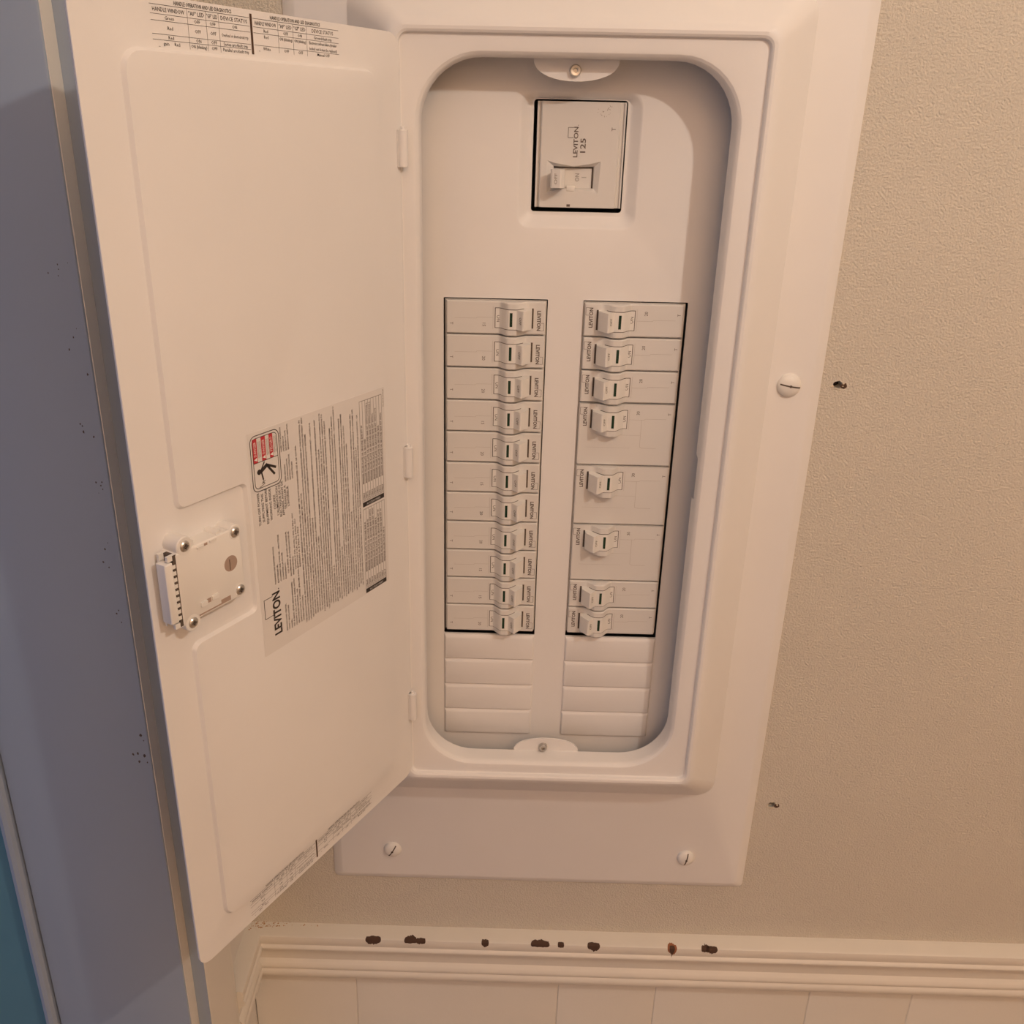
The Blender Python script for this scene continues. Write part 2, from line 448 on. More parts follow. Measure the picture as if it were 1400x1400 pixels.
# ================================================================== ELECTRICAL PANEL
PO = (0.0, 0.0, -548.0)
panel = empty('electrical_panel', 0, 0, -548 + ZO)
tag(panel, 'white flush-mounted electrical panel with its door swung open', 'electrical panel')
def P(mb, name, m, parent=None, **k):
    return mb.build(name, m, parent or panel, PO, **k)
D1 = 37.2
NX = (-143.6, -142.0, -109.6, -108.2)         # notch in the right-hand lip
def R(x0, x1, z0, z1, r, d, n=10): return rrect(x0, x1, z0, z1, r, d, n, NX)
OX0, OX1, OZ0, OZ1 = -102.0, 102.0, -382.8, 157.6
HX0, HX1, HZ0, HZ1 = -113.6, 117.2, -393.4, 169.9
def inset(k, d, r, base=(OX0, OX1, OZ0, OZ1)):
    return R(base[0] - k, base[1] + k, base[2] - k, base[3] + k, r, d)
rings = [R(-193.5, 193.5, -549, 322, 5, 0.2), R(-193.5, 193.5, -549, 322, 5, 0.9), R(-192.5, 192.5, -547.8, 321, 4.5, 1.9),
         R(-185.5, 185.5, -540.5, 314, 3, 6.2), R(-184, 184, -539, 312.5, 3, 6.5),
         R(-153, 155, -439.5, 204.5, 17, 6.5), R(-150.5, 152.6, -437, 202, 16, 7.2),
         R(-124, 127, -403.6, 180.2, 10, 37.2), R(-120.4, 123.6, -400.2, 176.6, 9, 40.2), R(-117.3, 120.6, -397.2, 173.5, 8, 41.3), R(-115.2, 118.6, -395.1, 171.5, 7, 41.0), R(-114.0, 117.6, -393.8, 170.2, 6.5, 40.0),
         R(HX0 + .1, HX1 - .1, HZ0 + .1, HZ1 - .1, 6, D1 + .4), R(HX0 + .5, HX1 - .5, HZ0 + .5, HZ1 - .5, 6, D1),
         inset(4.6, D1, 44), inset(2.6, D1 - .5, 42.5), inset(1.0, D1 - 1.8, 41), inset(0.15, D1 - 3.4, 40), inset(0, D1 - 5, 40)]
last = inset(0, 20.0, 40)
last = [(x, 27.0 if (abs(x - OX1) < .01 and -142.5 < z < -109) else d, z) for x, d, z in last]
rings.append(last)
rings.append([(x + (0.9 if x > 0 else -0.9), d, z + (0.9 if z > -112 else -0.9)) for x, d, z in last])
rings.append([(x + (0.9 if x > 0 else -0.9), D1 - 6, z + (0.9 if z > -112 else -0.9)) for x, d, z in last])
m = MB(); m.loft(rings)
cover = P(m, 'cover', 'panel_enamel', angle=24)
cover['label'] = 'stamped white steel cover with bevelled frame and rounded opening'

# steel box in the wall
m = MB()
bx0, bx1, bz0, bz1 = -146, 146, -465, 295
m.add([(x, d, z) for d in (-1.0, -95) for x, z in ((bx0, bz0), (bx1, bz0), (bx1, bz1), (bx0, bz1))], [(0, 1, 5, 4), (1, 2, 6, 5), (2, 3, 7, 6), (3, 0, 4, 7), (4, 5, 6, 7)])
P(m, 'box', 'box_steel', smooth=False)

# dead front plate with the breaker windows and the pressed pocket of the main breaker
CX0, CX1, CZ0, CZ1 = 12.9, 88.9, -280.4, 0.6
m = MB()
pk = rr2(-37.5, 46.5, 50, 140, 9, 6)
hl = rr2(-CX1, -CX0, CZ0, CZ1, .6, 2); hr = rr2(CX0, CX1, CZ0, CZ1, .6, 2)
m.plate([(-140, -455), (140, -455), (140, 285), (-140, 285)], [pk, hl, hr], 0.0)
for h in (hl, hr): m.loft([[(x, 0, z) for x, z in h], [(x, -1.6, z) for x, z in h]])
m.loft([rrect(-37.5, 46.5, 50, 140, 9, 0, 6), rrect(-36.6, 45.6, 50.9, 139.1, 9, -0.3, 6), rrect(-35.4, 44.4, 52.1, 137.9, 8.5, -1.2, 6), rrect(-31, 40, 57.2, 135.2, 5.5, -5.0, 6), rrect(-29.6, 38.6, 58.8, 135.0 + .3, 4.5, -5.7, 6),
        rrect(-29, 38, 59.4, 135.1, 4, -5.8, 6), rrect(-27.4, 36.4, 61.4, 134.4, 2.2, -5.8, 6), rrect(-27.4, 36.4, 61.4, 134.4, 2.2, -7.2, 6)])
dead = P(m, 'dead_front', 'panel_enamel', angle=24)
dead['label'] = 'flat inner steel plate framing the breakers'
# stamped circuit numbers beside the columns
for i in range(15):
    z = -12.7 - 25.4 * i
    m = MB(); put_text(m, str(2 * i + 1), (-94.6, 0.25, z), (0, 0, -1), (1, 0, 0), 3.4)
    P(m, 'stamped_number', 'panel_enamel', dead, smooth=False)
    m = MB(); put_text(m, str(2 * i + 2), (98.2, 0.25, z), (0, 0, 1), (-1, 0, 0), 3.4)
    P(m, 'stamped_number', 'panel_enamel', dead, smooth=False)
# blanked-off spaces
for sgn in (-1, 1):
    for k in range(4):
        z1 = (-280.8, -304.4, -329.6, -355.0)[k]
        m = MB()
        x0, x1 = sorted((sgn * 13.2, sgn * 88.7))
        z0 = (-304.0, -329.2, -354.6, -379.6)[k]
        a = 2.4
        m.loft([rrect(x0, x1, z0, z1, .6, 0, 3), rrect(x0, x1, z0, z1, .6, .7, 3), rrect(x0 + .8, x1 - .8, z0 + .4, z1 - 1.6, 1.2, 1.7, 3), rrect(x0 + 1.8, x1 - 1.8, z0 + .7, z1 - 3.2, 1.6, 2.1, 3)], True, True, True)
        P(m, 'blank_plate', 'panel_enamel', angle=40)
# retaining tabs on the cover's lip, with their screws
def tab(zb, sgn, hgt, cxm):
    m = MB(); pts = [(-27.5 + cxm, zb - sgn * -1.5), (27.5 + cxm, zb - sgn * -1.5)]
    pts = [(27.5 + cxm, zb), (27.5 + cxm, zb + sgn * hgt * .18)] + [(cxm + 27.0 * math.cos(PI * t / 16) ** 1, zb + sgn * (hgt * .18 + hgt * .82 * math.sin(PI * t / 16))) for t in range(1, 16)] + [(-27.5 + cxm, zb + sgn * hgt * .18), (-27.5 + cxm, zb)]
    m.prism_d(pts, 18.6, 20.0)
    t = P(m, 'retaining_tab', 'panel_enamel')
    return t
t1 = tab(157.6, -1, 13.2, -1.5); t2 = tab(-383.0, 1, 12.6, 0.0)
def small_screw(cx, cz, d, parent, up=1.0):
    m = MB(); m.lathe((cx, d, cz), [(0.05, 1.0), (1.2, 1.0), (1.5, 3.2), (3.0, 3.4), (3.6, 2.6), (3.9, 1.2), (3.9, 0), (0.05, 0)], 'd', 18)
    s = P(m, 'screw', 'zinc_metal', parent)
    return s
small_screw(-2.2, 150.8, 20.0, t1); small_screw(-2.5, -378.4, 20.0, t2)
# domed cover screws
for (cx, cz, r, ang, matn) in ((168.0, -57.2, 8.8, -0.16, 'seam_dark'), (-137.0, -509.2, 8.0, 1.05, 'seam_dark'), (135.4, -509.6, 8.0, 1.38, 'seam_dark')):
    m = MB()
    prof = [(0.05, 0), (r, 0), (r, .8)] + [(r * math.cos(a), .8 + r * .5 * math.sin(a)) for a in (0.2, .45, .7, .95, 1.2, 1.45)] + [(0.05, .8 + r * .5)]
    m.lathe((cx, 6.5, cz), prof, 'd', 28)
    s = P(m, 'cover_screw', 'handle_plastic', angle=50)
    m = MB(); ca, sa = math.cos(ang), math.sin(ang)
    L = r * .86; n = 9; w = .55
    up, dn = [], []
    for k in range(n):
        t = -L + 2 * L * k / (n - 1)
        h = 6.5 + .8 + r * .5 * math.sqrt(max(0, 1 - (t / r) ** 2)) + .1
        up.append((cx + t * ca - w * sa, h, cz + t * sa + w * ca)); dn.append((cx + t * ca + w * sa, h, cz + t * sa - w * ca))
    m.loft([up, dn], False)
    m.lathe((cx, 6.5 + .8 + r * .5 - .3, cz), [(0.05, 0), (1.2, 0), (1.0, .45), (0.05, .45)], 'd', 8)
    P(m, 'slot', matn, s)

# ------------------------------------------------------------------ the door
ANG = math.radians(120.39)
door = MB()
DWID, DZ0, DZ1 = 228.4, -392.2, 168.7
# local frame (s from the hinge, n out of the inner face, Z)
def emb(k, r, n=5):
    """outline of the raised panel with its latch notch, shrunk by k"""
    s0, s1, z0, z1, sn, za, zb = 22.0 + k, 206.5 - k, -371.0 + k, 147.0 - k, 158.0 - k, -160.5 - k, -79.5 + k
    pts = []
    def arc(c, a0, a1, rr):
        for i in range(n + 1):
            a = a0 + (a1 - a0) * i / n
            pts.append((c[0] + rr * math.cos(a), c[1] + rr * math.sin(a)))
    h = PI / 2
    arc((s0 + r, z0 + r), PI, PI + h, r)
    arc((s1 - r, z0 + r), -h, 0, r)
    arc((s1 - 5, za - 5), 0, h, 5)                       # lower lobe, top outer corner
    arc((sn + 4, za + 4), -h, -2 * h, 4)                 # inner corner of the notch
    arc((sn + 4, zb - 4), PI, h, 4)
    arc((s1 - 5, zb + 5), -h, 0, 5)
    arc((s1 - r, z1 - r), 0, h, r)
    arc((s0 + r, z1 - r), h, PI, r)
    return pts
out = rr2(0.6, DWID, DZ0, DZ1, 9, 8)
door.plate(out, [emb(0, 11)], 0.0)
def lift(k, n, r): return [(s, n, z) for s, z in emb(k, r)]
EH = 2.4                                     # height of the pressed panel
door.loft([lift(0, 0, 11), lift(.5, .12, 10.6), lift(1.2, EH * .5, 10), lift(1.9, EH - .12, 9.4), lift(2.5, EH, 9)])
door.plate(emb(2.5, 9), [], EH)
door.loft([[(s, 0, z) for s, z in out], [(s + (0.25 if s > 100 else -.25), -.3, z) for s, z in out], [(s, -1.7, z) for s, z in out]])
door.plate(out, [], -1.7)
def Dbuild(mb, name, m, parent, **k):
    # (s, n, Z) -> local x = s, y = n: the builder negates d, so feed -n
    mb.v = [(s, -n, z) for s, n, z in mb.v]
    return mb.build(name, m, parent, (0, 0, 0), **k)
dobj = Dbuild(door, 'door', 'panel_enamel', panel, angle=22)
dobj.location = (-113.6 / 1000, -41.1 / 1000, 548 / 1000)
dobj.rotation_euler = (0, 0, -ANG)
dobj['label'] = 'open white panel door with label sheet and latch on its inner face'
for z1, z0 in ((113.5, 90.8), (-100.3, -123.6), (-312.0, -337.0)):
    m = MB(); m.lathe((0.4, 2.4, z0), [(0.05, 0), (2.9, 0), (3.2, .4), (3.2, z1 - z0 - .4), (2.9, z1 - z0), (0.05, z1 - z0)], 'z', 16)
    m.box(-1.2, 3.6, .15, 1.1, z0, z1)
    m.lathe((0.4, 2.4, z1), [(0.05, 0), (1.3, 0), (1.3, 1.8), (0.05, 1.8)], 'z', 8)
    Dbuild(m, 'hinge', 'panel_enamel', dobj)

# latch: base, cover plate, bosses, ribbed slider, screws
m = MB()
m.pad(172, 217.5, -140.5, -97.0, 0, 11.0, .7, 1.0)
lat = Dbuild(m, 'latch_plate', 'handle_plastic', dobj)
def piece(name, matn, *boxes):
    for b in boxes:
        m = MB(); m.box(*b); Dbuild(m, name, matn, dobj)
BOSS = ((211.0, -94.6, 5.4), (211.2, -141.0, 5.2), (176.0, -99.6, 4.6), (176.0, -136.2, 4.6))
for s, z, r in BOSS:
    m = MB(); m.lathe((s, 0, z), [(0.05, 0), (r, 0), (r, 10.6), (r - .5, 11.1), (0.05, 11.1)], 'd', 20)
    Dbuild(m, 'latch_boss', 'handle_plastic', dobj)
    m = MB(); m.lathe((s, 11.0, z), [(0.05, .2), (.9, .2), (1.3, 1.2), (2.4, 1.1), (3.1, .5), (3.2, 0), (0.05, 0)], 'd', 16)
    Dbuild(m, 'latch_screw', 'zinc_metal', dobj)
    m = MB(); c, t = .32, 1.7
    m.prism_d([(s + x, z + y) for x, y in ((t, -c), (t, c), (c, c), (c, t), (-c, t), (-c, c), (-t, c), (-t, -c), (-c, -c), (-c, -t), (c, -t), (c, -c))], 11.6, 12.25)
    Dbuild(m, 'screw_cross', 'seam_dark', dobj)
piece('latch_bracket', 'handle_plastic', (204, 216, 0, 9.5, -99, -94), (204, 216, 0, 9.5, -141, -138))
m = MB(); m.lathe((181.0, 10.6, -117.2), [(0.05, .5), (4.7, .5), (4.9, .3), (4.9, 0), (0.05, 0)], 'd', 24)
Dbuild(m, 'latch_hole', 'latch_inside', dobj)
piece('latch_hole_seam', 'chip_wood', (181.6, 182.0, 11.0, 11.22, -121.0, -114.4))
piece('slider_well', 'seam_dark', (217.0, 219.2, 2.0, 10.6, -140.0, -97.2))
piece('slider_frame', 'handle_plastic', (216.8, 222.4, 8.6, 10.4, -100.0, -97.0), (216.8, 222.4, 8.6, 10.4, -140.4, -137.4), (216.8, 222.4, 2.0, 3.6, -140.4, -97.0))
m = MB(); m.pad(220.2, 225.2, -136.2, -100.6, 4.5, 11.6, .7, .5)
sl_ = Dbuild(m, 'slider', 'handle_plastic', dobj)
for k in range(9):
    z = -102.6 - k * 3.85
    piece('slider_rib', 'handle_plastic', (218.0, 221.0, 4, 10.8, z - 2.2, z))
piece('latch_slot', 'latch_inside', (190.0, 206.5, 10.9, 11.12, -139.2, -138.4), (183.5, 190.5, 10.9, 11.12, -139.2, -136.4), (197.5, 200.5, 10.9, 11.15, -134.0, -131.4), (196.0, 198.2, 10.9, 11.15, -99.4, -98.0))
piece('latch_clip', 'handle_plastic', (200.5, 205.0, 11, 12.0, -134.2, -131.6), (192.5, 197.0, 11, 12.0, -133.4, -131.0), (199.4, 203.4, 11, 11.7, -99.6, -98.4), (190.0, 194.4, 11, 11.7, -99.0, -97.6))
m = MB(); m.lathe((186, 0, -97.6), [(0.05, 0), (2.6, 0), (2.6, 9.8), (0.05, 9.8)], 'd', 14)
Dbuild(m, 'latch_post', 'handle_plastic', dobj)

# --- label sheet and its print (text runs upwards: x -> +Z, y -> +s)
TX, TY = (0, 0, 1), (1, 0, 0)
N1 = EH + .12                                    # face of the sheet above the raised panel
m = MB(); m.plate(rr2(27.0, 153.6, -197.0, -49.5, .6, 2), [], N1)
m.loft([[(s, N1, z) for s, z in rr2(27.0, 153.6, -197.0, -49.5, .6, 2)], [(s, EH, z) for s, z in rr2(27.0, 153.6, -197.0, -49.5, .6, 2)]])
Dbuild(m, 'label_sheet', 'label_paper', dobj, smooth=False)
NP = N1 + .1
def vline(mb, text, s, z0, z1=None, h=1.35, bold=0.022, align='l', res=1):
    put_text(mb, text, (s, NP, z0), TX, TY, h, None if z1 is None else z1 - z0, align, bold, res)
m = MB()
put_text(m, 'LEVITON', (137.6, NP, -186.2), TX, TY, 6.2, 30.0, 'l', 0.035, 4)
put_text(m, '.', (137.6, NP, -155.4), TX, TY, 5.5, None, 'l', 0.0, 2)
m.strip([(144.0, -171.2), (150.8, -171.2), (150.8, -158.0), (143.6, -158.0)], .42, NP)
m.strip([(150.8, -171.4), (150.8, -157.8)], .42, NP)
Dbuild(m, 'logo_lettering', 'print_black', dobj, smooth=False)
# power-off notice
m = MB()
for i, t in enumerate(['TURN OFF POWER', 'SUPPLYING THIS', 'EQUIPMENT BEFORE', 'WORKING INSIDE']):
    vline(m, t, 147.6 - i * 3.15, -97.6, None, 1.75, .012, 'c', 2)
for i, t in enumerate(['COUPEZ', "L'ALIMENTATION", 'ELECTRIQUE DE CET', 'APPAREIL AVANT DE', 'TRAVAILLER A', "L'INTERIEUR"]):
    vline(m, t, 134.8 - i * 2.3, -97.0, None, 1.7, .012, 'c', 2)
Dbuild(m, 'notice_lettering', 'print_black', dobj, smooth=False)
# small print
m = MB()
blk = [(126.4, -52.0, -67.5, "CONFIER TOUTE INTERVENTION"), (124.4, -58, -67.5, "D'ENTRETIEN A UN"), (122.4, -55, -67.5, "ELECTRICIEN OU TOUTE"), (120.4, -51.5, -67.5, "REPARATION OU INSPECTION"),
       (124.6, -76, -87, "REFER SERVICING"), (122.6, -73, -87, "OR INSTALLATION"), (120.6, -70.5, -87, "ELECTRICAL CONTRACTOR"), (118.6, -76, -87, "OR ELECTRICIAN"),
       (139.4, -125.5, -151, "PANNEAU DE DISTRIBUTION"), (136.9, -138, -151, "EXTERIEUR."), (134.6, -119, -151, "COFFRET DE TYPE 3R - PROTEGE"), (132.4, -132, -151, "CONTRE LA PLUIE"), (130.2, -140, -151, "PANNEAU:"),
       (127.8, -119.5, -148, "125 A MAX. (POUR LA VALEUR"), (125.6, -120, -151, "NOMINALE AU DISJONCTEUR"), (123.4, -138, -151, "PRINCIPAL)."), (121.2, -109.5, -148, "120/240 V CA, 60 Hz, 1 PH, 3 FILS, OU"), (119.2, -114, -148, "208Y/120 V CA, 60 Hz, 3 FILS, OU"), (117.2, -120, -148, "RESEAU A 3 FILS, 4 FILS"),
       (132.4, -168, -187.5, "INDOOR LOAD CENTER,"), (130.2, -170, -187.5, "TYPE 1 ENCLOSURE"), (128.0, -181, -187.5, "PANEL:"), (125.8, -155.5, -187.5, "125 A MAX. (FOR MAIN BREAKER)"), (123.6, -154, -187.5, "120/240 V AC, 60 Hz, 3 WIRE WITH"), (121.4, -162, -187.5, "GROUNDED NEUTRAL, OR"), (119.2, -147, -187.5, "208Y/120 VAC, 3 WIRE (FROM 3 PH, 4"), (117.0, -169, -187.5, "WIRE NETWORK)")]
for s, z1, z0, t in blk: vline(m, t, s, z0, z1, 1.15)
para = [(114.4, -67, -190), (112.2, -99, -190), (110.0, -52, -190), (107.8, -50.6, -189), (105.6, -62, -188), (103.4, -119, -188), (101.0, -56, -188), (98.8, -134, -188), (96.6, -55, -190),
        (94.2, -75, -188), (92.0, -52, -190), (89.9, -53, -187), (87.7, -58, -188), (85.4, -160, -188), (83.2, -64, -189), (81.0, -57, -187), (78.8, -50.8, -189), (76.4, -150, -188), (74.2, -60, -189), (72.0, -57.5, -188), (69.8, -66, -187), (67.6, -79, -189), (65.3, -128, -188), (62.8, -60, -189), (60.4, -57, -188), (58.2, -84, -186), (56.0, -62, -188)]
src = ["USE LEVITON TYPE LB CIRCUIT BREAKERS. MAX SUM OF BREAKER RATINGS PER STAB, 125 AMP.", "THE RATING OF THE MAIN BREAKER OR BRANCH BREAKER", "UTILISER DES DISJONCTEURS DE TYPE LB DE LEVITON. LA VALEUR NOMINALE COMBINEE DES DISJONCTEURS POUR CHAQUE",
       "NE DOIT PAS DEPASSER 125 A. LE COURANT NOMINAL DU DISJONCTEUR PRINCIPAL OU DE LA DERIVATION", "ANY UNUSED NEUTRAL HOLES MAY BE USED FOR EQUIPMENT GROUNDING IN THE COMBINATION", "REQUIRED BY THE ELECTRICAL INSPECTION AUTHORITIES", "LES TROUS NEUTRES NON UTILISES PEUVENT SERVIR A LA MISE A LA TERRE DES EQUIPEMENTS",
       "TO RESTORE SERVICE, MOVE HANDLE TO EXTREME OFF, THEN TO ON", "POUR RETABLIR LE SERVICE, PLACER LA MANETTE A LA POSITION ARRET, PUIS A MARCHE", "MAIN BREAKER REQUIRES HOLD DOWN KIT - CATALOG LHDK"]
rnd = random.Random(8)
for i, (s, z1, z0) in enumerate(para):
    want = int((z1 - z0) / 1.02); t = ''
    j = i
    while len(t) < want: t += src[j % len(src)] + ' '; j += 3
    vline(m, t[:want].strip(), s, z0, z1, 1.2)
vline(m, "PK-A3195-10-00-0A", 28.0, -63.0, -50.8, .8)
Dbuild(m, 'small_print', 'print_dark', dobj, smooth=False)
# two accessory tables in the label, black header bars
m = MB(); bars = MB(); wt = MB()
for zt, zb, seed in ((-54.0, -129.6, 1), (-131.4, -197.0 + .6, 2)):
    rnd = random.Random(seed)
    s0, s1 = 30.2, 53.6
    bars.poly([(s0, zb), (s1, zb), (s1, zb + 3.4), (s0, zb + 3.4)], NP)
    put_text(wt, 'ACCESSORIES', ((s0 + s1) / 2, NP + .06, zb + .9), (-1, 0, 0), (0, 0, 1), 1.4, 15, 'c', 0, 1)
    m.strip([(s0, zt), (s1, zt)], .25, NP)
    for k in range(9):
        s = s0 + (s1 - s0) * k / 8
        m.strip([(s, zb + 3), (s, zt)], .22, NP)
        if k < 8:
            c = s + .6
            vline(m, 'LTB' + str(rnd.randint(10, 99)), c, zb + 4.2, zb + 10.5, 1.5)
            L = (zt - zb - 19) * rnd.uniform(.55, 1.0) if k not in (4, 5) else (zt - zb - 19)
            tt = ("BREAKER FILLER PLATE OR GROUND BAR KIT WITH LUG FOR LOAD CENTER AND HOLD DOWN KIT")[:max(8, int(L / 1.05))]
            vline(m, tt, c + .1, zb + 17.0, zb + 17.0 + L, 1.5)
Dbuild(m, 'label_table', 'print_dark', dobj, smooth=False)
Dbuild(bars, 'label_table_bar', 'print_black', dobj, smooth=False)
Dbuild(wt, 'bar_lettering', 'print_white', dobj, smooth=False)
# warning pictogram
m = MB()
def outline(mb, loop, w, n):
    mb.strip(loop + [loop[0]], w, n)
outline(m, rr2(128.4, 151.4, -86.4, -52.0, 4, 5), .5, NP)
outline(m, rr2(130.0, 149.8, -84.6, -53.6, 2.8, 5), .4, NP)
m.strip([(130.0, -68.6), (149.8, -68.6)], .4, NP)
# falling figure struck by a spark
m.poly([(145.9 + 1.7 * math.cos(t * PI / 7), -74.6 + 1.7 * math.sin(t * PI / 7)) for t in range(14)], NP)
m.strip([(144.4, -74.6), (139.0, -71.6)], 2.4, NP); m.strip([(139.4, -71.8), (132.2, -75.4)], 1.5, NP); m.strip([(139.4, -72.2), (133.6, -79.4)], 1.5, NP)
m.strip([(144.6, -74.2), (141.2, -69.2)], .9, NP); m.strip([(144.2, -75.0), (143.0, -80.2)], 1.1, NP)
m.strip([(143.0, -80.2), (142.8, -83.0), (146.6, -84.2)], .35, NP); m.strip([(144.6, -82.4), (141.6, -80.8)], .35, NP); m.strip([(144.0, -81.2), (141.8, -82.8)], .35, NP)
Dbuild(m, 'warning_pictogram', 'print_black', dobj, smooth=False)
m = MB(); mt = MB(); mg = MB()
for i, (a, b) in enumerate(((149.6, 146.2), (142.8, 139.4), (136.4, 133.4))):
    m.poly([(b, -68.4), (a, -68.4), (a, -53.8), (b, -53.8)], NP)
    put_text(mt, ('DANGER', 'DANGER', 'PELIGRO')[i], ((a + b) / 2 - .8, NP + .06, -60.0), TX, TY, 1.9, 9, 'c', 0, 1)
    c = (a + b) / 2
    mt.poly([(c - 1.2, -67.6), (c - 1.2, -65.2), (c + 1.3, -66.4)], NP + .06)
    for k, t in enumerate(('HAZARDOUS VOLTAGE', 'WILL CAUSE DEATH')):
        vline(mg, t, b - 1.5 - k * 1.35, -66.0, -56.0, .95)
Dbuild(m, 'danger_bar', 'print_red', dobj, smooth=False)
Dbuild(mt, 'danger_lettering', 'print_white', dobj, smooth=False)
Dbuild(mg, 'danger_small_print', 'print_faint', dobj, smooth=False)

# --- diagnostics tables printed at the top and bottom edges of the door
UX, UY = (-1, 0, 0), (0, 0, 1)
def diag(sL, sM, sR, zt, k, nP):
    m = MB()
    def t(txt, s, z, h, w=None, align='c', bold=.006): put_text(m, txt, (s, nP, z), UX, UY, h * k, w, align, bold, 1)
    blocks = [(sL, sM + 1.2, ('HANDLE WINDOW', '"AF" LED', '"GF" LED', 'DEVICE STATUS'), (0, .35, .535, .665, 1),
               (('Green', 'OFF', 'OFF', 'ON'), ('Red', 'OFF', 'OFF', 'Overload or short-circuit trip'), ('Red', 'ON', 'OFF', 'Series arc-fault trip'), ('gain     Red', 'ON (blinking)', 'OFF', 'Parallel arc-fault trip'))),
              (sM - 1.2, sR, ('HANDLE WINDOW', '"AF" LED', '"GF" LED', 'DEVICE STATUS'), (0, .27, .44, .6, 1),
               (('Red', 'OFF', 'ON', 'Ground-fault trip'), ('Red', 'ON (blinking)', 'ON (blinking)', 'Electronics self-test failure (breaker'), ('', '', '', 'locked out & must be replaced)'), ('White', 'OFF', 'OFF', 'Manual OFF')))]
    hs = (4.4, 3.1, 6.4, 2.7, 3.2)
    hs2 = (4.4, 3.1, 3.2, 3.2, 3.0)
    for bi, (a, b, head, cols, rows) in enumerate(blocks):
        w = a - b
        t('HANDLE OPERATION AND LED DIAGNOSTICS', (a + b) / 2 + (-w * .02 if bi == 0 else w * .02), zt + .8 * k, 1.9, w * .58, 'c', .016)
        z = zt
        m.strip([(a, z), (b, z)], .2, nP)
        H = hs if bi == 0 else hs2
        for ri in range(5):
            z2 = z - H[ri] * k
            vals = head if ri == 0 else rows[ri - 1]
            for ci, v in enumerate(vals):
                if not v: continue
                c = a - w * (cols[ci] + cols[ci + 1]) / 2
                cw = w * (cols[ci + 1] - cols[ci]) * .86
                vs, fs, x0, x1, _, _ = glyphs(v, 0, 1)
                h = 1.7 if ri else 2.0
                nat = (x1 - x0) * h * k / .7
                t(v, c, (z + z2) / 2 - h * k * .48, h, min(nat, cw))
            if not (bi == 1 and ri == 2): m.strip([(a, z2), (b, z2)] if ri < 4 else [(a - 3, z2), (a - 4, z2)], .17, nP)
            z = z2
        for c in cols[1:-1]:
            m.strip([(a - w * c, zt), (a - w * c, z)], .16, nP)
    o = Dbuild(m, 'edge_table', 'print_black', dobj, smooth=False)
    mb = MB(); mb.poly([(sM - .75, zt + 2.2 * k), (sM + .75, zt + 2.2 * k), (sM + .75, zt - 19 * k), (sM - .75, zt - 19 * k)], nP)
    Dbuild(mb, 'edge_table_bar', 'chip_wood', dobj, smooth=False)
diag(186.4, 123.8, 56.5, 165.0, .88, .12)
diag(184.0, 118.0, 54.0, -374.6, .76, .12)

# ================================================================== CIRCUIT BREAKERS
# local frame: x along the breaker (towards the middle of the panel for the left column), d out, z across
def bump_profile(u):
    """height of the moulded hump along the breaker"""
    def ss(a, b, t):
        t = max(0, min(1, (t - a) / (b - a))); return t * t * (3 - 2 * t)
    return 7.2 * ss(2.0, 9.6, u) * (1 - ss(14.0, 23.5, u))
FACE = 3.0
def body_mesh(poles, hz):
    m = MB(); w = 25.06 * poles / 2 - .55
    us = [-36] + [-35.4, -20, 1.5] + [2 + 1.1 * k for k in range(20)] + [24.5, 35.4, 36]
    def sect(z, lower):
        r = []
        for u in us:
            e = .5 if (u in (-36, 36)) else 0
            hh = bump_profile(u) if (poles == 1 or abs(z - hz) < 11.9) else 0
            r.append((u, FACE - e - lower + hh, z))
        return [(-36, -8, z)] + r + [(36, -8, z)]
    zs = [(-w, .9), (-w + .8, 0)]
    if poles == 2:
        zs += [(hz - 12.0, 0), (hz - 11.8, 0), (hz + 11.8, 0), (hz + 12.0, 0)]
    zs += [(w - .8, 0), (w, .9)]
    zs = sorted(set(zs))
    m.loft([sect(z, l) for z, l in zs], True, True, True)
    m.box(-37.2, 37.0, -50, -1.6, -w - .45, w + .45)
    return m
def rocker(hz):
    m = MB()
    prof = []
    for k in range(12):
        u = -.2 + (15.0 + .2) * k / 11
        prof.append((u, FACE + bump_profile(u) + .45))
    prof += [(16.0, FACE + 8.2), (17.0, FACE + 9.3), (19.3, FACE + 12.0), (20.0, FACE + 12.3), (20.6, FACE + 12.0), (26.0, FACE + 5.0), (26.2, FACE + 4.4), (26.2, FACE - 2), (-.2, FACE - 2)]
    m.prism_z(prof, hz - 7.0, hz + 7.0)
    return m
def seam(hz):
    m = MB()
    us = [-.7] + [k * 1.2 for k in range(0, 18)]
    a = [(u, FACE + bump_profile(u) + .13, hz - 7.45) for u in us]; b = [(u, FACE + bump_profile(u) + .13, hz + 7.45) for u in us]
    m.loft([a, b], False)
    m.box(26.2, 27.5, FACE - 1, FACE + .35 + bump_profile(26.8), hz - 7.3, hz + 7.3)
    return m
def letters(hz, amp, poles):
    m = MB()
    EX, EY = (0, 0, -1), (1, 0, 0)
    put_text(m, 'LEVITON', (30.2, FACE + .15, hz - 1.6), EX, EY, 2.6, 14.6, 'c', .03, 2)
    m.strip([(33.0, hz - 3.4), (35.3, hz - 3.4), (35.3, hz - 8.9), (33.0, hz - 8.9)], .22, FACE + .15)
    return m
